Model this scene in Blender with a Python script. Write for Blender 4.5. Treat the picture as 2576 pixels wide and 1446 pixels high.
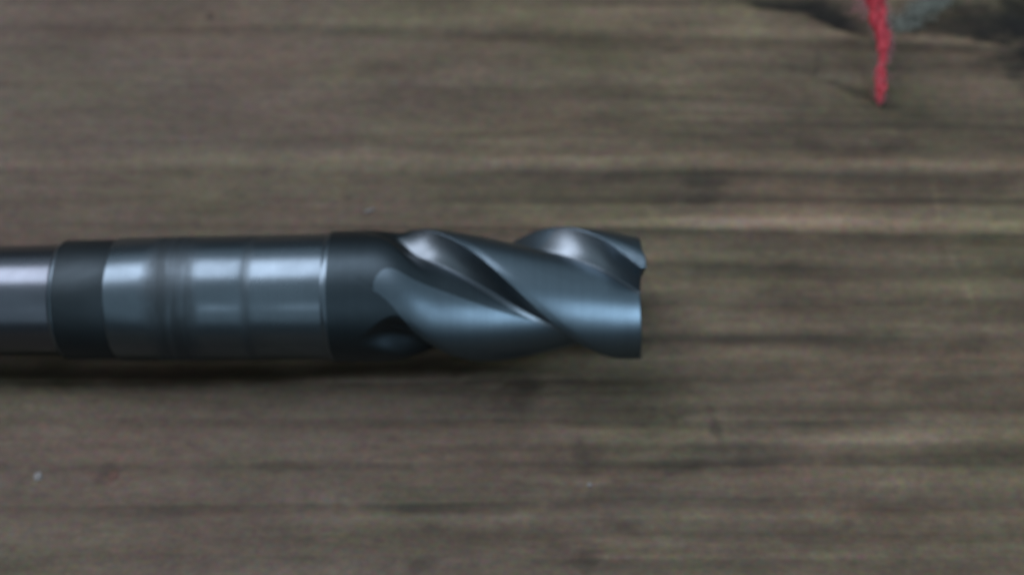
import bpy, bmesh, math, random
import numpy as np
from mathutils import Vector, Matrix

scene = bpy.context.scene
for o in list(bpy.data.objects):
    bpy.data.objects.remove(o)
COL = scene.collection
MM = 0.001

# ------------------------------------------------------------------ camera
FPX, W, H = 3300.0, 2576.0, 1446.0          # focal length and frame, in the photo's pixels
TILT = math.radians(28)
R = 10.0 * MM                               # cutter radius
DIST = FPX * R / 167.5
up_v = Vector((0, math.cos(TILT), math.sin(TILT)))
back = Vector((0, -math.sin(TILT), math.cos(TILT)))
target = Vector((0, 0, R)) + up_v * (14 * DIST / FPX)
CAM = target + back * DIST
cd = bpy.data.cameras.new("camera"); cam = bpy.data.objects.new("camera", cd); COL.objects.link(cam)
cam.location = CAM
cam.rotation_euler = (TILT, 0, 0)
cd.sensor_width = 36; cd.lens = 36 * FPX / W
cd.clip_start = 0.01; cd.clip_end = 100
cd.dof.use_dof = True; cd.dof.focus_distance = 0.152; cd.dof.aperture_fstop = 18
scene.camera = cam

# ------------------------------------------------------------------ light: a dim workshop, a broad roof light and a side window
world = bpy.data.worlds.new("World"); scene.world = world; world.use_nodes = True
nt = world.node_tree; nt.nodes.clear()
bg = nt.nodes.new("ShaderNodeBackground"); bg.inputs["Color"].default_value = (0.035, 0.042, 0.048, 1); bg.inputs["Strength"].default_value = 1.0
wo = nt.nodes.new("ShaderNodeOutputWorld"); nt.links.new(bg.outputs[0], wo.inputs[0])
def window_light(name, pos, facing, sx, sy, radiance, color):
    l = bpy.data.lights.new(name, 'AREA'); l.shape = 'RECTANGLE'; l.size = sx; l.size_y = sy
    l.energy = radiance * math.pi * sx * sy; l.color = color
    o = bpy.data.objects.new(name, l); COL.objects.link(o); o.location = pos
    z = Vector(facing).normalized(); x = Vector((1, 0, 0)); x = (x - z * x.dot(z)).normalized(); y = z.cross(x)
    o.rotation_euler = Matrix((x, y, z)).transposed().to_euler()
    return o
window_light("ceiling_light", (0, -0.6, 1.7), (0, 0, 1), 9.0, 11.0, 1.0, (0.175, 0.21, 0.235))
window_light("roof_light", (-1.36, 0.56, 1.12), (0, 0.45, 0.89), 2.5, 0.76, 2.6, (0.96, 0.94, 1.05))
window_light("side_window", (0.75, -0.65, 0.83), (0.58, -0.50, 0.64), 0.65, 0.65, 2.9, (0.78, 0.93, 1.12))
window_light("far_window", (-0.24, -0.90, 0.87), (-0.19, -0.72, 0.69), 0.30, 0.05, 2.6, (0.85, 0.93, 1.05))
scene.view_settings.view_transform = 'Standard'; scene.view_settings.look = 'None'
scene.view_settings.exposure = 0.95; scene.view_settings.gamma = 1

# ------------------------------------------------------------------ helpers
def at(px, py, z=0.0):
    """point of the horizontal plane at height z seen at pixel (px, py) of the photograph"""
    d = Vector(((px - W / 2), 0, 0)) + up_v * (H / 2 - py) - back * FPX
    t = (z - CAM.z) / d.z
    return CAM + d * t

def tag(o, label=None, cat=None, group=None, kind=None):
    if label: o["label"] = label
    if cat: o["category"] = cat
    if group: o["group"] = group
    if kind: o["kind"] = kind

def mesh_obj(name, verts, faces, mat, parent=None, smooth=True):
    me = bpy.data.meshes.new(name)
    me.from_pydata([tuple(v) for v in verts], [], faces)
    me.update()
    if smooth: me.polygons.foreach_set("use_smooth", [True] * len(me.polygons))
    me.materials.append(mat)
    o = bpy.data.objects.new(name, me); COL.objects.link(o)
    if parent: o.parent = parent
    return o

def hash2(ix, iy, seed):
    n = (ix.astype(np.int64) * 374761393 + iy.astype(np.int64) * 668265263 + seed * 974634777) & 0x7fffffff
    n = ((n ^ (n >> 13)) * 1274126177) & 0x7fffffff
    n = n ^ (n >> 16)
    return (n & 0xffff) / 65535.0
def vnoise(x, y, seed=0):
    ix, iy = np.floor(x), np.floor(y); fx, fy = x - ix, y - iy
    fx = fx * fx * (3 - 2 * fx); fy = fy * fy * (3 - 2 * fy)
    a, b = hash2(ix, iy, seed), hash2(ix + 1, iy, seed)
    c, d = hash2(ix, iy + 1, seed), hash2(ix + 1, iy + 1, seed)
    return (a + (b - a) * fx) * (1 - fy) + (c + (d - c) * fx) * fy
def fbm(x, y, seed=0, n=4):
    s, a, t = 0, 1.0, 0
    for i in range(n):
        s = s + a * vnoise(x * 2 ** i, y * 2 ** i, seed + i * 17); t += a; a *= 0.5
    return s / t * 2 - 1
def sstep(a, b, x):
    t = np.clip((x - a) / (b - a), 0, 1); return t * t * (3 - 2 * t)

class Mat:
    def __init__(self, name):
        self.m = bpy.data.materials.new(name); self.m.use_nodes = True
        self.nt = self.m.node_tree; self.nt.nodes.clear()
        self.out = self.n("ShaderNodeOutputMaterial"); self.b = self.n("ShaderNodeBsdfPrincipled")
        self.l(self.b.outputs[0], self.out.inputs[0])
    def n(self, t, **kw):
        nd = self.nt.nodes.new(t)
        for k, v in kw.items(): setattr(nd, k, v)
        return nd
    def l(self, a, b): self.nt.links.new(a, b)
    def coords(self, scale, rot=(0, 0, 0), loc=(0, 0, 0)):
        tc = self.n("ShaderNodeTexCoord"); mp = self.n("ShaderNodeMapping")
        mp.inputs["Scale"].default_value = scale; mp.inputs["Rotation"].default_value = rot
        mp.inputs["Location"].default_value = loc
        self.l(tc.outputs["Object"], mp.inputs[0]); return mp.outputs[0]
    def noise(self, co, scale=1, detail=4, rough=0.55, dist=0.0):
        nz = self.n("ShaderNodeTexNoise"); nz.inputs["Scale"].default_value = scale
        nz.inputs["Detail"].default_value = detail; nz.inputs["Roughness"].default_value = rough
        nz.inputs["Distortion"].default_value = dist
        self.l(co, nz.inputs["Vector"]); return nz.outputs[0]
    def ramp(self, fac, stops):
        r = self.n("ShaderNodeValToRGB"); els = r.color_ramp.elements
        while len(els) < len(stops): els.new(0.5)
        for e, (p, c) in zip(els, stops):
            e.position = p; e.color = (c, c, c, 1) if isinstance(c, (int, float)) else (*c, 1)
        self.l(fac, r.inputs[0]); return r.outputs[0]
    def mix(self, fac, a, b, mode='MIX'):
        m = self.n("ShaderNodeMix", data_type='RGBA', blend_type=mode)
        for k, v in ((0, fac), (6, a), (7, b)):
            s = m.inputs[k]
            if hasattr(v, "links"): self.l(v, s)
            elif isinstance(v, (int, float)): s.default_value = v if k == 0 else (v, v, v, 1)
            else: s.default_value = (*v, 1)
        return m.outputs[2]
    def math(self, op, a, b=0.0):
        m = self.n("ShaderNodeMath", operation=op)
        for s, v in ((m.inputs[0], a), (m.inputs[1], b)):
            if hasattr(v, "links"): self.l(v, s)
            else: s.default_value = v
        return m.outputs[0]
    def bump(self, h, strength, dist):
        b = self.n("ShaderNodeBump"); b.inputs["Strength"].default_value = strength
        b.inputs["Distance"].default_value = dist
        self.l(h, b.inputs["Height"]); self.l(b.outputs[0], self.b.inputs["Normal"])

# ------------------------------------------------------------------ materials
def wood_material():
    m = Mat("weathered_wood")
    c1 = m.coords((60, 900, 900)); c2 = m.coords((22, 240, 240), loc=(3, 1, 0)); c3 = m.coords((45, 70, 70))
    fine = m.noise(c1, 1, 5, 0.6, 0.4); mid = m.noise(c2, 1, 4, 0.6, 0.6); patch = m.noise(c3, 1, 3, 0.5)
    col = m.ramp(mid, [(0.25, (0.056, 0.041, 0.027)), (0.5, (0.086, 0.067, 0.048)), (0.75, (0.106, 0.085, 0.064))])
    col = m.mix(m.ramp(fine, [(0.3, 0.0), (0.7, 0.55)]), col, (0.093, 0.073, 0.054))
    # greenish weathering and reddish old varnish in broad patches
    hue = m.ramp(m.noise(m.coords((30, 60, 60), loc=(7, 2, 0)), 1, 4, 0.6), [(0.38, (0.96, 1.03, 0.92)), (0.5, (1, 1, 1)), (0.66, (1.05, 0.98, 0.98))])
    col = m.mix(1.0, col, hue, 'MULTIPLY')
    mott = m.noise(m.coords((420, 620, 600)), 1, 4, 0.7)
    col = m.mix(1.0, col, m.ramp(mott, [(0.3, 0.80), (0.7, 1.18)]), 'MULTIPLY')
    col = m.mix(1.0, col, m.ramp(patch, [(0.3, 0.86), (0.7, 1.12)]), 'MULTIPLY')
    nc = m.n("ShaderNodeTexNoise"); nc.inputs["Scale"].default_value = 1; nc.inputs["Detail"].default_value = 3; nc.inputs["Roughness"].default_value = 0.8
    m.l(m.coords((900, 1300, 1000), loc=(2, 5, 0)), nc.inputs["Vector"])
    col = m.mix(0.55, col, m.mix(1.0, m.mix(1.0, col, nc.outputs[1], 'MULTIPLY'), 2.0, 'MULTIPLY'))
    at_ = m.n("ShaderNodeAttribute", attribute_name="stain_shade")
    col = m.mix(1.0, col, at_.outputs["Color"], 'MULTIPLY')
    m.l(col, m.b.inputs["Base Color"])
    m.b.inputs["Roughness"].default_value = 0.75
    m.b.inputs["Specular IOR Level"].default_value = 0.3
    m.bump(m.math('ADD', m.math('MULTIPLY', fine, 0.6), m.math('MULTIPLY', mott, 0.4)), 0.5, 0.00022)
    return m.m

def steel_material(name, base, rough, streak=0.12, marks=False, wear=False):
    m = Mat(name)
    m.b.inputs["Metallic"].default_value = 1.0
    rings = m.noise(m.coords((2600, 30, 30)), 1, 3, 0.6)
    smudge = m.noise(m.coords((110, 160, 160)), 1, 4, 0.6, 0.5)
    col = m.mix(m.ramp(smudge, [(0.35, 0.0), (0.7, 1.0)]), base, tuple(c * 0.78 for c in base))
    col = m.mix(m.ramp(rings, [(0.3, 0.0), (0.7, streak)]), col, tuple(c * 0.5 for c in base))
    ro = m.math('ADD', m.math('MULTIPLY', smudge, 0.12), rough - 0.06)
    if marks:
        tc = m.n("ShaderNodeTexCoord"); sp = m.n("ShaderNodeSeparateXYZ"); m.l(tc.outputs["Object"], sp.inputs[0])
        x = m.math('MULTIPLY', sp.outputs[0], 1000.0)
        wob = m.math('MULTIPLY', m.math('SUBTRACT', m.noise(m.coords((200, 260, 260)), 1, 3), 0.5), 3.0)
        xx = m.math('ADD', x, wob)
        def band(c, hw, soft):
            d = m.math('ABSOLUTE', m.math('SUBTRACT', xx, c))
            mr = m.n("ShaderNodeMapRange"); m.l(d, mr.inputs[0])
            mr.inputs[1].default_value = hw; mr.inputs[2].default_value = hw + soft
            mr.inputs[3].default_value = 1.0; mr.inputs[4].default_value = 0.0
            return mr.outputs[0]
        def xb(c, hw, soft):
            d = m.math('ABSOLUTE', m.math('SUBTRACT', x, c))
            mr = m.n("ShaderNodeMapRange"); m.l(d, mr.inputs[0])
            mr.inputs[1].default_value = hw; mr.inputs[2].default_value = hw + soft
            mr.inputs[3].default_value = 1.0; mr.inputs[4].default_value = 0.0
            return mr.outputs[0]
        worn = m.math('MAXIMUM', band(-49.3, 2.2, 2.2), m.math('MULTIPLY', xb(-38.4, 0.3, 0.8), 0.55))
        scr = m.ramp(m.noise(m.coords((750, 60, 60), rot=(0.0, 0.12, 0.12)), 1, 4, 0.6), [(0.40, 1.0), (0.60, 0.55)])
        worn = m.math('MULTIPLY', worn, m.mix(xb(-38.4, 2, 1), scr, 1.0))
        worn = m.math("MULTIPLY", worn, 0.75)
        col = m.mix(worn, col, (0.028, 0.034, 0.036))
        ro = m.math('ADD', ro, m.math('MULTIPLY', worn, 0.28))
    if wear:                                      # oxide rubbed off towards the cutting end
        tc = m.n("ShaderNodeTexCoord"); sp = m.n("ShaderNodeSeparateXYZ"); m.l(tc.outputs["Object"], sp.inputs[0])
        mr = m.n("ShaderNodeMapRange"); m.l(sp.outputs[0], mr.inputs[0])
        mr.inputs[1].default_value = -0.020; mr.inputs[2].default_value = 0.010
        mr.inputs[3].default_value = 0.95; mr.inputs[4].default_value = 1.35
        col = m.mix(1.0, col, mr.outputs[0], 'MULTIPLY')
    m.l(col, m.b.inputs["Base Color"]); m.l(ro, m.b.inputs["Roughness"])
    m.bump(m.math('ADD', m.math('MULTIPLY', rings, 0.5), smudge), 0.25, 0.00004)
    return m.m

def fibre_material(name, a, b, rough=0.8, trans=0.0):
    m = Mat(name)
    v = m.noise(m.coords((900, 900, 900)), 1, 4, 0.6)
    m.l(m.mix(m.ramp(v, [(0.35, 0.0), (0.65, 1.0)]), a, b), m.b.inputs["Base Color"])
    m.b.inputs["Roughness"].default_value = rough
    if trans: m.b.inputs["Subsurface Weight"].default_value = trans; m.b.inputs["Subsurface Radius"].default_value = (0.001, 0.0005, 0.0004); m.b.inputs["Subsurface Scale"].default_value = 1.0
    m.bump(v, 0.4, 0.0002)
    return m.m

M_wood = wood_material()
M_ground = steel_material("ground_steel", (0.120, 0.160, 0.190), 0.29, marks=True)
M_taper = steel_material("ground_steel_bright", (0.128, 0.148, 0.175), 0.25)
M_body = steel_material("oxidised_steel", (0.040, 0.056, 0.066), 0.42, 0.2)
M_flute = steel_material("flute_steel", (0.150, 0.182, 0.205), 0.33, 0.15)
M_neck = steel_material("blued_steel", (0.038, 0.050, 0.057), 0.48)
M_cut = steel_material("cutter_steel", (0.088, 0.124, 0.150), 0.38, 0.2, wear=True)
M_red = fibre_material("red_yarn", (0.25, 0.004, 0.010), (0.42, 0.035, 0.055), 0.7, 0.1)
M_pink = fibre_material("pale_red_fibre", (0.38, 0.12, 0.15), (0.24, 0.13, 0.13), 0.8)
M_lint = fibre_material("grey_lint", (0.24, 0.26, 0.22), (0.09, 0.10, 0.085), 0.9)
M_chip = fibre_material("pale_grit", (0.155, 0.152, 0.145), (0.11, 0.105, 0.10), 0.8)
M_rust = fibre_material("rust_flake", (0.085, 0.042, 0.030), (0.06, 0.03, 0.022), 0.85)

# ------------------------------------------------------------------ the board
def y_of(px, py):
    p = at(px, py); return p.x, p.y

# weathered furrows: (photo pixels of the furrow's run, depth mm, width mm, darkening)
FURROWS = [
    ([(-200, 62), (700, 72), (1200, 84), (1700, 97), (2200, 108), (2800, 132)], 0.42, 1.1, [(0, .25), (.45, .55), (.7, 1.0), (1, 1.1)]),
    ([(-200, 205), (900, 215), (1500, 232), (2100, 262), (2800, 275)], 0.16, 1.0, [(0, .2), (.5, .4), (1, .8)]),
    ([(900, 292), (1500, 300), (2100, 312), (2800, 322)], 0.20, 0.9, [(0, .0), (.3, .5), (1, .9)]),
    ([(-200, 352), (800, 356), (1600, 372), (2800, 380)], 0.14, 0.9, [(0, .4), (.5, .5), (1, .7)]),
    ([(600, 440), (1300, 436), (1700, 436), (2100, 440), (2800, 448)], 0.30, 1.0, [(0, .1), (.4, .6), (.7, 1.0), (1, .7)]),
    ([(1000, 500), (1700, 490), (2300, 498), (2800, 505)], 0.14, 0.9, [(0, .2), (.5, .9), (1, .6)]),
    ([(-200, 568), (900, 575), (1500, 584), (2000, 590), (2400, 596), (2800, 600)], 0.50, 1.3, [(0, .15), (.5, .5), (.65, 1.0), (1, 1.15)]),
    ([(1400, 660), (1900, 668), (2300, 672), (2800, 668)], 0.12, 0.8, [(0, .6), (.5, .7), (1, .4)]),
    ([(1300, 752), (1900, 768), (2200, 765), (2800, 742)], 0.14, 1.0, [(0, .6), (.5, .8), (1, .3)]),
    ([(1300, 846), (1700, 850), (2100, 853), (2500, 862), (2800, 866)], 0.42, 1.2, [(0, .8), (.35, 1.0), (.7, .7), (1, .7)]),
    ([(-200, 962), (500, 962), (1100, 958), (1700, 950), (2200, 942), (2800, 950)], 0.24, 1.0, [(0, .6), (.4, .8), (.7, .4), (1, .7)]),
    ([(-200, 1052), (900, 1056), (1400, 1056), (1750, 1064), (2200, 1062), (2800, 1068)], 0.32, 1.0, [(0, .3), (.35, .4), (.55, 1.1), (1, .7)]),
    ([(-200, 1172), (800, 1172), (1500, 1165), (2100, 1150), (2800, 1140)], 0.14, 1.1, [(0, .4), (.5, .7), (1, .9)]),
    ([(-200, 1278), (500, 1276), (1000, 1278), (1500, 1262), (2100, 1262), (2800, 1268)], 0.28, 0.9, [(0, .3), (.4, .9), (.7, .5), (1, .8)]),
    ([(400, 1352), (1100, 1345), (1800, 1342), (2800, 1346)], 0.20, 1.1, [(0, .2), (.5, .6), (1, .9)]),
    ([(-200, 1405), (900, 1400), (1700, 1412), (2800, 1405)], 0.16, 1.0, [(0, .3), (.5, .5), (1, .8)]),
]
# stains, knots and shade painted dark: px, py, half-size x, half-size y (photo px), slant, strength, colour
STAINS_AND_SHADE = [
    (1775, 462, 60, 22, 0.0, 0.50, (0.80, 0.92, 0.80)), (1760, 500, 50, 14, 0.1, 0.35, (0.9, 0.95, 0.7)),
    (2054, 174, 16, 18, 0.6, 0.50, (0.7, 1.0, 0.8)), (2125, 218, 88, 13, -0.50, 0.52, (1, 0.95, 0.7)),  # spot and slanting streak: the yarn's cast shadow, partly painted in
    (2085, 24, 95, 40, -0.35, 1.0, (0.8, 0.95, 0.85)), (2135, 62, 62, 20, -0.45, 0.8, (1, 0.9, 0.7)),  # broad part of the yarn's shadow, painted dark
    (1960, 12, 90, 26, -0.2, 0.70, (0.95, 0.95, 0.75)), (1990, 2, 120, 14, -.1, .7, (.9, .95, .8)), (2450, 50, 190, 46, 0.0, 0.80, (0.95, 1.0, 0.65)),  # dim light along the top edge, painted dark
    (2620, 30, 170, 120, 0.3, 1.0, (0.9, 1.0, 0.8)), (2600, 190, 50, 60, 0.0, 0.45, (0.8, 1.0, 0.85)),  # fading light at the far corner, painted dark
    (2300, 30, 50, 30, 0.0, 0.35, (0.9, 0.95, 0.9)),
    (985, 185, 90, 34, 0.0, 0.24, (1.05, 0.95, 0.9)), (1560, 445, 45, 14, 0, .22, (.9, .95, .95)),
    (1300, 1000, 60, 42, 0.2, 0.55, (1.1, 0.9, 0.8)), (1230, 930, 120, 22, 0.0, 0.35, (1, 0.95, 0.6)),
    (1560, 985, 160, 26, 0.0, 0.25, (1.1, 0.9, 0.85)),
    (1690, 1048, 110, 20, 0.05, 0.42, (0.9, 1.0, 0.95)), (1800, 1062, 16, 30, -0.6, 0.4, (0.85, 0.92, 0.95)), (1480, 1040, 200, 30, 0, .25, (1.1, .9, .9)),
    (1500, 1140, 36, 36, 0.3, 0.30, (0.95, 1.0, 0.9)), (1460, 1110, 22, 40, 0.0, 0.28, (1, 0.95, 0.95)),
    (1700, 1185, 60, 14, 0.3, 0.35, (0.85, 0.98, 1.05)), (1870, 1150, 90, 30, -.2, .35, (.92, 1, .95)), (1940, 1130, 60, 40, 0, .25, (.9, 1, .95)),
    (2060, 1350, 110, 36, 0.0, 0.32, (0.92, 1.0, 0.95)), (1580, 1318, 40, 20, 0.1, 0.35, (1.0, 0.95, 0.85)), (2250, 1290, 130, 20, 0, .3, (.95, 1, .9)),
    (1060, 1425, 42, 16, 0.2, 0.4, (0.95, 0.95, 0.9)), (1478, 1405, 30, 30, 0, .45, (.95, .95, .95)), (1400, 1385, 60, 18, 0, .2, (1, .95, .9)),
    (262, 1195, 26, 26, 0.2, 0.30, (1.2, 0.85, 0.8)), (1020, 1100, 60, 16, 0, .18, (1.1, .95, .95)),
    (690, 1172, 70, 12, 0, .25, (1, .95, 1)), (1060, 1276, 110, 12, 0, .3, (.95, 1, .98)),
    (440, 430, 80, 20, 0, .15, (1, 1, .98)), (530, 43, 8, 8, 0, .5, (.9, 1, 1)), (1685, 128, 14, 8, 0, .3, (.85, 1, 1)),
    (1327, 80, 10, 6, 0, .3, (1, 1, .95)), (880, 497, 10, 7, 0, .35, (.95, 1, 1)), (2472, 170, 20, 20, 0, .2, (1, .95, .9)),
    (2110, 640, 45, 10, 0, .35, (1, .95, .8)), (2200, 830, 70, 14, 0, .3, (.95, 1, .9)), (2350, 970, 100, 20, .1, .35, (.95, 1, .95)),
    (2180, 965, 60, 18, 0, .3, (1, 1, .95)), (2400, 870, 120, 18, 0, .3, (.95, 1, .85)), (2240, 560, 10, 22, 0, .18, (1, 1, 1)),
    (2250, 365, 60, 18, .1, .35, (.95, 1, .95)), (2050, 365, 50, 14, 0, .3, (.95, 1, .95)), (1740, 352, 90, 22, 0, .22, (1, .96, .95)),
    (1830, 210, 120, 20, 0, .2, (.95, 1, .95)), (2350, 300, 140, 22, 0, .3, (.95, 1, .9)), (2470, 470, 120, 22, 0, .25, (.95, 1, .85)),
]
# pale scuffs: polyline in photo px, half width px, gain
SCUFFS = [
    ([(2350, 470), (2358, 520), (2366, 570)], 9, 0.22), ([(2385, 620), (2410, 680), (2450, 760)], 8, 0.20),
    ([(1760, 1080), (1680, 1110), (1560, 1180), (1480, 1225), (1330, 1280), (1110, 1345)], 26, 0.26),
    ([(1640, 535), (1680, 545), (1760, 556)], 18, 0.25), ([(1580, 40), (1570, 110), (1540, 180)], 7, 0.08),
    ([(2080, 640), (2110, 700)], 12, 0.10), ([(1990, 470), (2200, 520)], 30, 0.08),
    ([(1020, 1300), (1000, 1400)], 30, 0.10), ([(2300, 900), (2400, 1050)], 30, 0.10),
]
# raised pale latewood crests: run, half width mm, gain
CRESTS = [
    ([(500, 55), (1300, 52), (1700, 72), (2200, 82), (2480, 105)], 1.3, 0.26, [(0, .3), (.5, .9), (1, .8)]),
    ([(-200, 420), (900, 400), (1500, 403), (2100, 412), (2800, 418)], 1.2, 0.20, [(0, .4), (.5, 1), (.8, .9), (1, .5)]),
    ([(1200, 548), (1700, 552), (2200, 560), (2800, 568)], 1.3, 0.32, [(0, .6), (.4, 1.1), (1, 1.0)]),
    ([(1500, 818), (1900, 816), (2300, 822), (2800, 826)], 1.4, 0.22, [(0, .8), (.6, 1.0), (1, .9)]),
    ([(1900, 1090), (2200, 1100), (2500, 1088), (2800, 1090)], 2.0, 0.18, [(0, 0), (.4, 1), (1, 1)]),
    ([(1800, 720), (2200, 735), (2800, 735)], 1.5, .10, [(0, .8), (1, .5)]),
    ([(1400, 1225), (1900, 1215), (2500, 1230)], 1.8, .14, [(0, 1), (1, .8)]),
    ([(-200, 1010), (600, 1100), (1300, 1100)], 4.0, .06, [(0, 1), (1, .6)]),
]

def build_board():
    def axis(lo, hi, step, outer):
        core = np.arange(lo, hi + step / 2, step)
        a = lo - np.array([o for o in outer][::-1]); b = hi + np.array(outer)
        return np.concatenate([a, core, b])
    outer = np.array([0.4, 1.0, 2, 4, 8, 14, 24, 40, 60, 90, 120]) * MM
    xs = axis(-0.095, 0.095, 0.20 * MM, outer); ys = axis(-0.056, 0.064, 0.17 * MM, outer)
    X, Y = np.meshgrid(xs, ys)
    # everything irregular is a function of position on the board
    warp = fbm(X / 0.080, Y / 0.040, 3, 2) * 0.4 * MM
    Yw = Y + warp
    right = sstep(-0.035, 0.03, X)                     # the left of the board is smoother
    amp = 0.35 + 0.65 * right
    Z = fbm(X / 0.120, Yw / 0.0045, 11, 3) * 0.40 * MM * amp
    Z += fbm(X / 0.016, Yw / 0.0014, 23, 3) * 0.07 * MM * amp
    Z += fbm(X / 0.0035, Y / 0.0016, 31, 3) * 0.045 * MM * (0.4 + 0.8 * right)
    stain_shade = np.ones(X.shape + (3,))
    low = fbm(X / 0.080, Yw / 0.0055, 41, 3); hi = fbm(X / 0.014, Yw / 0.0026, 43, 4)
    tint = np.clip(sstep(-0.06, 0.06, X + 0.5 * Y) + 0.5 * fbm(X / 0.03, Yw / 0.012, 51, 3), 0, 1)[..., None]
    stain_shade *= np.array([0.97, 0.935, 0.93]) * (1 - tint) + np.array([0.93, 0.915, 0.80]) * tint
    stain_shade *= (1 + (low * 0.32 + hi * 0.30) * (0.28 + 0.72 * right))[..., None]
    # close parallel growth lines
    lines = fbm(X / 0.35 + 3, (Y + warp * 0.6) / 0.0021, 201, 2); lines2 = fbm(X / 0.20 + 9, (Y + warp * 0.6) / 0.0009, 203, 2)
    k_ = 0.20 + 0.80 * right
    Z += (lines * 0.20 + lines2 * 0.06) * MM * k_
    stain_shade *= (1 + (lines * 0.27 + lines2 * 0.15) * k_)[..., None]
    stain_shade *= (1 + 0.16 * fbm(X / 0.011, Y / 0.006, 301, 4) + 0.10 * fbm(X / 0.003, Y / 0.0022, 303, 3))[..., None]
    def run(pts):
        w = np.array([y_of(*p) for p in pts]); o = np.argsort(w[:, 0]); return w[o]
    def profile(key, w):
        t = np.clip((X - w[0, 0]) / (w[-1, 0] - w[0, 0]), 0, 1)
        v = np.interp(t, [k[0] for k in key], [k[1] for k in key])
        ends = sstep(w[0, 0] - 0.004, w[0, 0] + 0.012, X)
        return v * np.where(w[0, 0] > -0.09, ends, 1.0)
    for i, (pts, depth, width, key) in enumerate(FURROWS):
        w = run(pts); yc = np.interp(X, w[:, 0], w[:, 1]) + fbm(X / 0.030, X * 0 + i * 7.3, 60 + i, 3) * 0.40 * MM
        k = profile(key, w) * (0.75 + 0.6 * fbm(X / 0.012, X * 0 + i * 3.1, 90 + i, 3))
        k = np.clip(k, 0, 2)
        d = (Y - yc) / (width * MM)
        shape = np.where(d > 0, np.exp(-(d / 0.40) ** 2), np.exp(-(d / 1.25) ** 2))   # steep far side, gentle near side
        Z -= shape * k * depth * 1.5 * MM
        stain_shade *= (1 - np.clip(shape * k * 0.45, 0, 0.8))[..., None] * np.array([1, 1, 1.0])
    for i, (pts, width, gain, key) in enumerate(CRESTS):
        w = run(pts); yc = np.interp(X, w[:, 0], w[:, 1]) + fbm(X / 0.03, X * 0 + i * 5.7, 120 + i, 3) * 0.35 * MM
        k = profile(key, w) * (0.9 + 0.35 * fbm(X / 0.010, X * 0 + i * 2.2, 140 + i, 3))
        d = (Y - yc) / (width * MM); s = np.exp(-d ** 2) * k
        Z += s * 0.22 * MM * (gain / 0.3); stain_shade *= (1 + s * gain * 1.9)[..., None]
    for (px, py, hx, hy, sl, st, c) in STAINS_AND_SHADE:
        p = at(px, py); q = at(px + hx, py); r = at(px, py + hy)
        ax, ay = q.x - p.x, abs(r.y - p.y)
        dx = X - p.x; dy = (Y - p.y) - dx * sl
        rr = np.sqrt((dx / ax) ** 2 + (dy / ay) ** 2) + fbm(X / 0.0035, Y / 0.002, int(px), 4) * (0.85 if st < 0.6 else 0.5)
        f = (1 - sstep(0.35, 1.45, rr)) * min(st, 1.0)
        stain_shade *= 1 - f[..., None] * (1 - np.array(c) * 0.12)
        Z -= f * (0.30 if st < 0.6 else 0.9) * MM
    for pts, hw, g in SCUFFS:
        f = np.zeros(X.shape); P = [at(*p) for p in pts]; hwm = hw * DIST / FPX
        for a, b in zip(P[:-1], P[1:]):
            vx, vy = b.x - a.x, b.y - a.y; t = np.clip(((X - a.x) * vx + (Y - a.y) * vy) / (vx * vx + vy * vy), 0, 1)
            dd = np.hypot(X - a.x - t * vx, Y - a.y - t * vy); f = np.maximum(f, np.exp(-(dd / hwm) ** 2))
        stain_shade *= (1 + f * g * (0.8 + 0.6 * fbm(X / 0.004, Y / 0.003, int(pts[0][0]), 3)))[..., None]
    # the far right corner, dropped away to darken it where light fades
    c = at(2560, 40); e = sstep(0.0, 0.022, (X - c.x) + (Y - c.y) * 0.9 + 0.003 * fbm(X / 0.006, Y / 0.006, 5, 3))
    Z -= e * 7 * MM
    # a long hollow along the grain left of the cutter, sunk to deepen shade
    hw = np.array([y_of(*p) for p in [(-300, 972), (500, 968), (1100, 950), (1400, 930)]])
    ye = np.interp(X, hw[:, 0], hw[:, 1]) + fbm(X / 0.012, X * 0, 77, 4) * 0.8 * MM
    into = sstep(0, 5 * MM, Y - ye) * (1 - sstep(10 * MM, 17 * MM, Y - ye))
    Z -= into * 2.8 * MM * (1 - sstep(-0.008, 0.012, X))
    tool_shade = sstep(-1.2 * MM, 1.6 * MM, Y - ye + 1.4 * MM * fbm(X / 0.006, Y / 0.003, 71, 4)) * (1 - sstep(9 * MM, 14 * MM, Y - ye + 2 * MM * fbm(X / 0.008, Y / 0.004, 72, 3)))
    tool_shade *= (0.8 + 0.3 * fbm(X / 0.008, Y / 0.003, 73, 3)) * (1 - sstep(-0.004, 0.018, X + 0.006 * fbm(X / 0.01, Y / 0.004, 74, 3)))
    stain_shade *= 1 - np.clip(tool_shade, 0, 1)[..., None] * np.array([0.72, 0.74, 0.84])  # shade below the tool painted into the colour, tinted olive
    # under the tool the board is flat enough to carry it
    Z -= 0.10 * MM
    calm = np.exp(-(Y / 0.006) ** 2) * sstep(-0.02, 0.0, -abs(X) + 0.03)
    Z = Z * (1 - 0.5 * calm) - 0.03 * MM * calm
    top = Z.copy()
    ny, nx = X.shape
    co = np.stack([X, Y, top], -1).reshape(-1, 3)
    idx = np.arange(nx * ny).reshape(ny, nx)
    quads = np.stack([idx[:-1, :-1], idx[:-1, 1:], idx[1:, 1:], idx[1:, :-1]], -1).reshape(-1, 4)
    # sides and underside
    rim = np.concatenate([idx[0, :], idx[1:, -1], idx[-1, -2::-1], idx[-2:0:-1, 0]])
    lowv = co[rim].copy(); lowv[:, 2] = -28 * MM
    base = len(co); n = len(rim); j = np.arange(n); k = (j + 1) % n
    side = np.stack([rim[k], rim[j], base + j, base + k], -1)
    co = np.concatenate([co, lowv]); quads = np.concatenate([quads, side])
    me = bpy.data.meshes.new("wooden_board")
    me.vertices.add(len(co)); me.vertices.foreach_set("co", co.ravel())
    nq = len(quads); tot = nq * 4 + n
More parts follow.
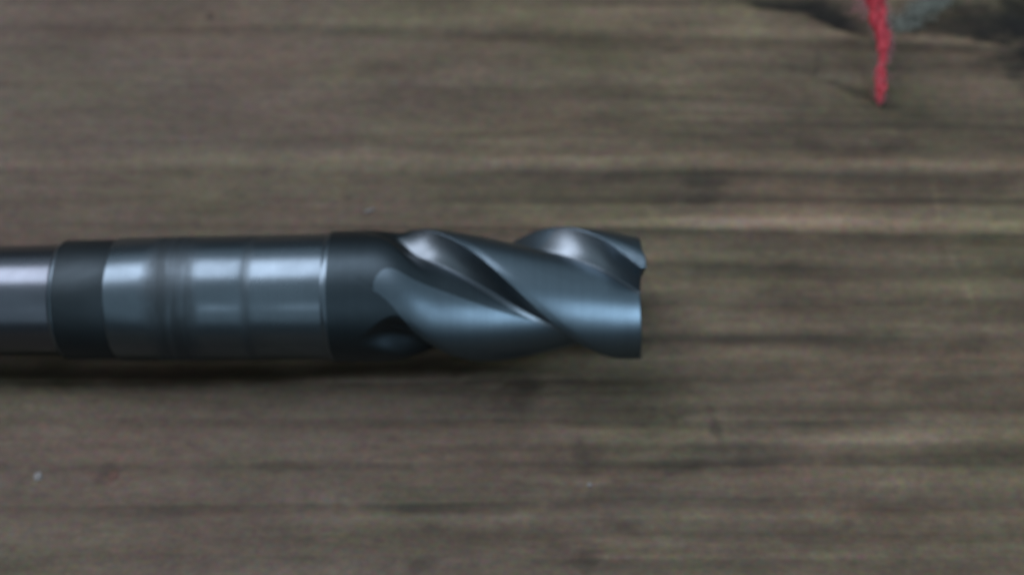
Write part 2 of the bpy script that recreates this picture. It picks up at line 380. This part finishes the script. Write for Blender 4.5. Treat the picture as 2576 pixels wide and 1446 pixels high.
    me.loops.add(tot); me.loops.foreach_set("vertex_index", np.concatenate([quads.ravel(), base + np.arange(n)]).astype(np.int32))
    me.polygons.add(nq + 1)
    ls = np.concatenate([np.arange(nq) * 4, [nq * 4]]).astype(np.int32)
    me.polygons.foreach_set("loop_start", ls)
    me.update(calc_edges=True)
    sm = np.zeros(nq + 1, bool); sm[:(ny - 1) * (nx - 1)] = True
    me.polygons.foreach_set("use_smooth", sm)
    a = me.color_attributes.new("stain_shade", 'FLOAT_COLOR', 'POINT')
    cc = np.ones((len(co), 4)); cc[:nx * ny, :3] = np.clip(stain_shade, 0.03, 2).reshape(-1, 3)
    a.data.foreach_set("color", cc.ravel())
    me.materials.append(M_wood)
    o = bpy.data.objects.new("wooden_board", me); COL.objects.link(o)
    tag(o, "weathered brown grey wooden board with long furrows along its grain", None, None, "structure")
    return (xs, ys, Z)
XS, YS, ZB = build_board()
def board_z(x, y):
    i = int(np.clip(np.searchsorted(YS, y), 1, len(YS) - 1)); j = int(np.clip(np.searchsorted(XS, x), 1, len(XS) - 1))
    return float(ZB[i, j])

# ------------------------------------------------------------------ the cutter
tool = bpy.data.objects.new("end_mill", None); COL.objects.link(tool)
tool.empty_display_size = 0.01
tag(tool, "steel end mill with three spiral flutes and a ground shank lying on the board", "end mill")
PITCH = math.radians(0.95); YAW = math.radians(0.35)
tool.location = (0.0, 0.0, 0.0)

def lathe(name, prof, mat, seg=160, cap_lo=False, cap_hi=False):
    verts, faces = [], []
    for (x, r) in prof:
        for i in range(seg):
            a = 2 * math.pi * i / seg
            verts.append((x * MM, r * MM * math.sin(a), r * MM * math.cos(a)))
    for k in range(len(prof) - 1):
        for i in range(seg):
            j = (i + 1) % seg
            faces.append((k * seg + i, k * seg + j, (k + 1) * seg + j, (k + 1) * seg + i))
    if cap_lo: faces.append(tuple(range(seg - 1, -1, -1)))
    if cap_hi: faces.append(tuple((len(prof) - 1) * seg + i for i in range(seg)))
    o = mesh_obj(name, verts, faces, mat, tool)
    o.data.polygons.foreach_set("use_smooth", [len(p.vertices) == 4 for p in o.data.polygons])
    m = o.data
    try: m.set_sharp_from_angle(angle=math.radians(28))
    except Exception: pass
    return o

lathe("taper_shank", [(-122, 7.55), (-121.4, 7.9), (-95, 8.1), (-67.1, 8.35)], M_taper, cap_lo=True)
lathe("chamfer_ring", [(-67.2, 8.2), (-67.2, 8.72), (-66.7, 9.0), (-66.5, 9.0)], M_ground)
lathe("neck", [(-66.5, 8.9), (-66.5, 8.93), (-66.3, 8.98), (-59.2, 8.98), (-58.9, 8.9)], M_neck)
lathe("ground_shank", [(-58.9, 8.85), (-58.9, 9.12), (-58.6, 9.26), (-39.0, 9.38), (-38.8, 9.34), (-38.1, 9.34), (-37.9, 9.38), (-27.9, 9.44), (-27.5, 9.44)], M_ground)
lathe("shoulder_ring", [(-27.5, 9.35), (-27.5, 9.5), (-27.05, 9.74), (-26.6, 9.80)], M_ground)

# fluted body: a height field wrapped round the axis
LEAD, X0 = 1080 * DIST / FPX, (1042 - W / 2) * DIST / FPX
XE = (1608 - W / 2) * DIST / FPX
def radius(psi, dep, rel):
    """psi: degrees back from a cutting edge, 0..120 (array). dep: how far the flute has run in."""
    # saw-tooth section: narrow margin, land falling away to a wide gullet, hooked rake face
    m, g = 7.0, 99.0
    land = 1 - 0.375 * np.clip((psi - m) / (g - m), 0, 1) ** 1.3
    low = 1 - 0.375
    u = np.clip((psi - g) / (119.6 - g), 0, 1)
    gul = low + (1 - low) * (0.58 * u + 0.42 * u ** 3.5)
    r = np.where(psi < g, land, gul)
    dep = np.where(psi < 58, rel, dep * sstep(58, 84, psi) + rel * (1 - sstep(58, 84, psi)))
    return 1 - (1 - r) * dep
def build_cutter():
    nx, na = 300, 720
    xs = np.concatenate([np.linspace(-26.6 * MM, XE - 0.15 * MM, nx), [XE]])
    th = np.linspace(0, 360, na, endpoint=False)
    TH, XX = np.meshgrid(th, xs)                     # theta 0 = image up, growing over the top towards the viewer
    xr = (XX - X0) / (DIST / FPX) + 1045              # position along the tool, used for the run-out
    edge = (XX - X0) / LEAD * 360.0 - 9 * np.exp(-((xr - 990) / 55.0) ** 2)
    psi = np.mod(edge - TH, 120.0)
    start = 895 + 2.0 * np.clip(psi - 57, 0, 70)
    dep = np.clip((xr - start) / 95.0, 0, 1); dep = np.sin(dep * math.pi / 2) ** 1.15
    relief = sstep(0, 1, (xr - 950) / 170.0)
    r = radius(psi, dep, relief)
    body = 0.982
    r = r * (body + (1 - body) * relief) * R
    # chipped, slightly uneven cutting edges
    near = np.exp(-(np.minimum(psi, 120 - psi) / 3.0) ** 2) * dep
    r -= near * 0.06 * MM * (vnoise(XX / 0.0009, TH * 0, 8))
    # end chamfer, deeper dishing
    endf = XX >= XE - 1e-7
    r = np.where(endf, r * 0.985, r)
    # each end tooth stands proud at its cutting corner and falls back behind it
    fall = (0.42 * sstep(8, 20, psi) + 0.25 * sstep(30, 90, psi)) * MM
    XO = XX - fall * sstep(XE - 0.006, XE, XX) + 0.30 * MM * sstep(XE - 0.004, XE, XX)
    ang = np.radians(TH)
    # theta 0 at the image-up silhouette: the view leans back by TILT
    yy = r * np.cos(ang + TILT); zz = r * np.sin(ang + TILT)
    co = np.stack([XO, yy, zz], -1).reshape(-1, 3)
    n1 = len(xs); idx = np.arange(n1 * na).reshape(n1, na); nxt = np.roll(idx, -1, 1)
    q = np.stack([idx[:-1], nxt[:-1], nxt[1:], idx[1:]], -1).reshape(-1, 4)
    faces = [tuple(map(int, f)) for f in q]
    # dished end face with three end teeth
    base = len(co); rings = [0.85, 0.6, 0.35, 0.12]; ext = []
    for k in rings:
        rr = r[-1] * k; ph = psi[-1]
        dish = (1 - k) * 1.1 * MM + sstep(6, 60, ph) * 0.9 * MM * (1 if k > 0.2 else 0.4)
        ext.append(np.stack([XO[-1] - dish, rr * np.cos(ang[-1] + TILT), rr * np.sin(ang[-1] + TILT)], -1))
    co = np.concatenate([co] + ext)
    prev = idx[-1]
    for k in range(len(rings)):
        cur = base + k * na + np.arange(na)
        for i in range(na):
            j = (i + 1) % na; faces.append((int(prev[i]), int(prev[j]), int(cur[j]), int(cur[i])))
        prev = cur
    faces.append(tuple(int(v) for v in prev))
    o = mesh_obj("fluted_cutter", co, faces, M_cut, tool)
    # the flutes were ground to a brighter finish than the lands
    o.data.materials.append(M_flute); o.data.materials.append(M_body)
    pm = np.mod(psi[:-1], 120); mi = np.zeros(len(faces), np.int32)
    ground = ((pm > 93) & (pm < 119) & (xr[:-1] > 1030 + (TH[:-1] - 20) * 1.6))
    raw = ((xr[:-1] < 958 + 0.045 * pm ** 2) & (pm < 96)) | ((pm >= 96) & (dep[:-1] < 0.35))
    mi[:len(q)] = np.where(ground, 1, np.where(raw, 2, 0)).reshape(-1)
    o.data.polygons.foreach_set("material_index", mi)
    try: o.data.set_sharp_from_angle(angle=math.radians(24))
    except Exception: pass
    return o
build_cutter()
# rest the tool: cutter on the board at the right, end of the taper at the left
pivot = Vector((XE, 0, R))
tool.rotation_euler = (0, -PITCH, YAW)
tool.location = pivot - tool.rotation_euler.to_matrix() @ Vector((XE, 0, 0))
tool.location.y = 0

# ------------------------------------------------------------------ the red yarn and the lint
def tube(path, radii, seg=8):
    verts, faces = [], []
    n = len(path)
    for i, p in enumerate(path):
        t = (path[min(i + 1, n - 1)] - path[max(i - 1, 0)]).normalized()
        a = t.cross(Vector((0, 0, 1))); a = a.normalized() if a.length > 1e-6 else Vector((1, 0, 0))
        b = t.cross(a)
        for k in range(seg):
            an = 2 * math.pi * k / seg
            verts.append(p + (a * math.cos(an) + b * math.sin(an)) * radii[i])
    for i in range(n - 1):
        for k in range(seg):
            j = (k + 1) % seg
            faces.append((i * seg + k, i * seg + j, (i + 1) * seg + j, (i + 1) * seg + k))
    faces.append(tuple(range(seg - 1, -1, -1))); faces.append(tuple((n - 1) * seg + k for k in range(seg)))
    return verts, faces

rnd = random.Random(4)
yarn = bpy.data.objects.new("red_yarn", None); COL.objects.link(yarn)
yarn.empty_display_size = 0.005
tag(yarn, "frayed strand of red yarn lying across the grain at the far right of the board", "yarn")
ctrl = [(2190, -70, 11, 1.7), (2203, 0, 8.6, 1.6), (2212, 60, 6.6, 1.35), (2224, 110, 5.0, 1.15), (2222, 150, 3.8, 0.62), (2214, 175, 3.0, 0.80), (2218, 200, 2.2, 1.0), (2214, 235, 1.3, 0.85), (2213, 262, 0.5, 0.4)]
def yarn_at(s):
    s = max(0, min(0.9999, s)) * (len(ctrl) - 1); i = int(s); f = s - i
    a, b = ctrl[i], ctrl[min(i + 1, len(ctrl) - 1)]
    px, py, z, r = [a[k] * (1 - f) + b[k] * f for k in range(4)]
    p = at(px, py, z * MM); return p, r * MM
for ply in range(3):
    path, rad = [], []
    for i in range(91):
        s = i / 90; p, r = yarn_at(s)
        ph = s * 2 * math.pi * 2.1 + ply * 2 * math.pi / 3
        wob = 1 + 0.25 * math.sin(s * 37 + ply * 2)
        path.append(p + Vector((math.cos(ph) * r * 0.52 * wob, 0, math.sin(ph) * r * 0.45)))
        rad.append(r * (0.56 + 0.10 * math.sin(s * 61 + ply)))
    v, f = tube(path, rad, 10)
    mesh_obj("ply", v, f, M_red, yarn)
def fuzz(name, starts, mat, parent, length, thick, spread):
    V, F = [], []
    for (p, d) in starts:
        n = 7; path = [p.copy()]; dd = d.normalized(); L = length * rnd.uniform(0.4, 1.3)
        for i in range(n - 1):
            dd = (dd + Vector((rnd.gauss(0, spread), rnd.gauss(0, spread), rnd.gauss(0, spread * 0.5)))).normalized()
            q = path[-1] + dd * L / n; q.z = max(q.z, board_z(q.x, q.y) + 0.05 * MM); path.append(q)
        v, f = tube(path, [thick * (1 - 0.6 * i / n) for i in range(n)], 4)
        o = len(V); V += v; F += [tuple(o + a for a in ff) for ff in f]
    ob = mesh_obj(name, V, F, mat, parent); ob["kind"] = "stuff"; return ob
st = []
for i in range(200):
    s = rnd.random() ** 1.2; p, r = yarn_at(s); a = rnd.uniform(0, 2 * math.pi)
    q = p + Vector((math.cos(a) * r, 0, math.sin(a) * r * 0.8))
    st.append((q, Vector((math.cos(a), rnd.uniform(-1.6, 0.6), math.sin(a) * 0.5))))
fuzz("frayed_fibres", st, M_pink, yarn, 1.5 * MM, 0.05 * MM, 0.4)
st = []
for i in range(170):   # pale fibres added as the highlight on the strand's lit side
    s = rnd.uniform(0.05, 0.52); p, r = yarn_at(s); a = rnd.uniform(-0.6, 1.0)
    st.append((p + Vector((math.cos(a) * r * 1.05, 0, math.sin(a) * r)), Vector((0.5, rnd.uniform(-1.5, 1.0), 0.5))))
fuzz("highlight_fibres", st, M_pink, yarn, 1.1 * MM, 0.07 * MM, 0.5)
st = []
for i in range(110):   # loose red fibres teased out to the left of the strand at the frame's edge
    p = at(rnd.gauss(2168, 16), rnd.uniform(-50, 42), rnd.uniform(0.4, 2.2) * MM)
    st.append((p, Vector((rnd.uniform(-0.6, 1), rnd.uniform(-1, 1), 0.1))))
fuzz("loose_fibres", st, M_pink, yarn, 2.6 * MM, 0.06 * MM, 0.5)

V, F = [], []
def lint_center(t):
    return (2248 + (2385 - 2248) * t, 74 - 84 * t + 6 * math.sin(t * 9))
for i in range(620):
    t = rnd.random() ** 0.85; cx, cy = lint_center(t); wdt = 20 * (1 - 0.45 * t)
    px, py = rnd.gauss(cx, wdt), rnd.gauss(cy - 4, wdt * 0.55)
    b = at(px, py); p = Vector((b.x, b.y, board_z(b.x, b.y) + rnd.uniform(0.1, 1.1) * MM))
    dd = Vector((rnd.gauss(0.8, 1), rnd.gauss(0.8, 1), 0)).normalized(); path = [p]
    for k in range(6):
        dd = (dd + Vector((rnd.gauss(0, .6), rnd.gauss(0, .6), rnd.gauss(0, .2)))).normalized(); path.append(path[-1] + dd * 0.28 * MM)
    for q in path: q.z = max(q.z, board_z(q.x, q.y) + 0.05 * MM)
    v, f = tube(path, [0.055 * MM] * 7, 4); o = len(V); V += v; F += [tuple(o + a for a in ff) for ff in f]
lint = mesh_obj("lint_tuft", V, F, M_lint)
tag(lint, "pale grey wisp of fluffy lint beside the red yarn", "lint")

# ------------------------------------------------------------------ crumbs on the board
def crumb(name, px, py, sx, sy, sz, mat, label, cat, seed, rot=0.0, group=None):
    r_ = random.Random(seed); bm = bmesh.new(); bmesh.ops.create_icosphere(bm, subdivisions=2, radius=1)
    for v in bm.verts:
        k = 1 + r_.uniform(-0.28, 0.28); v.co = Vector((v.co.x * sx * k, v.co.y * sy * k, v.co.z * sz * k)) * MM
    me = bpy.data.meshes.new(name); bm.to_mesh(me); bm.free(); me.materials.append(mat)
    o = bpy.data.objects.new(name, me); COL.objects.link(o); b = at(px, py)
    o.location = (b.x, b.y, board_z(b.x, b.y) + sz * 0.35 * MM); o.rotation_euler = (0, 0, rot)
    tag(o, label, cat, group); return o
crumb("wood_splinter", 928, 530, 0.95, 0.32, 0.22, M_chip, "small pale splinter on the bare board above the cutter body", "splinter", 1, 0.45)
crumb("grit_flake", 95, 1197, 0.65, 0.75, 0.25, M_chip, "pale round flake of grit near the lower left corner of the board", "grit", 2, 0.3)
crumb("grit_grain", 1483, 1220, 0.34, 0.34, 0.22, M_chip, "tiny white grain of grit below the fluted end", "grit", 3)
crumb("rust_flake", 284, 1197, 0.75, 0.9, 0.12, M_rust, "flat reddish brown flake of rust right of the pale round flake", "rust flake", 4, 0.5)
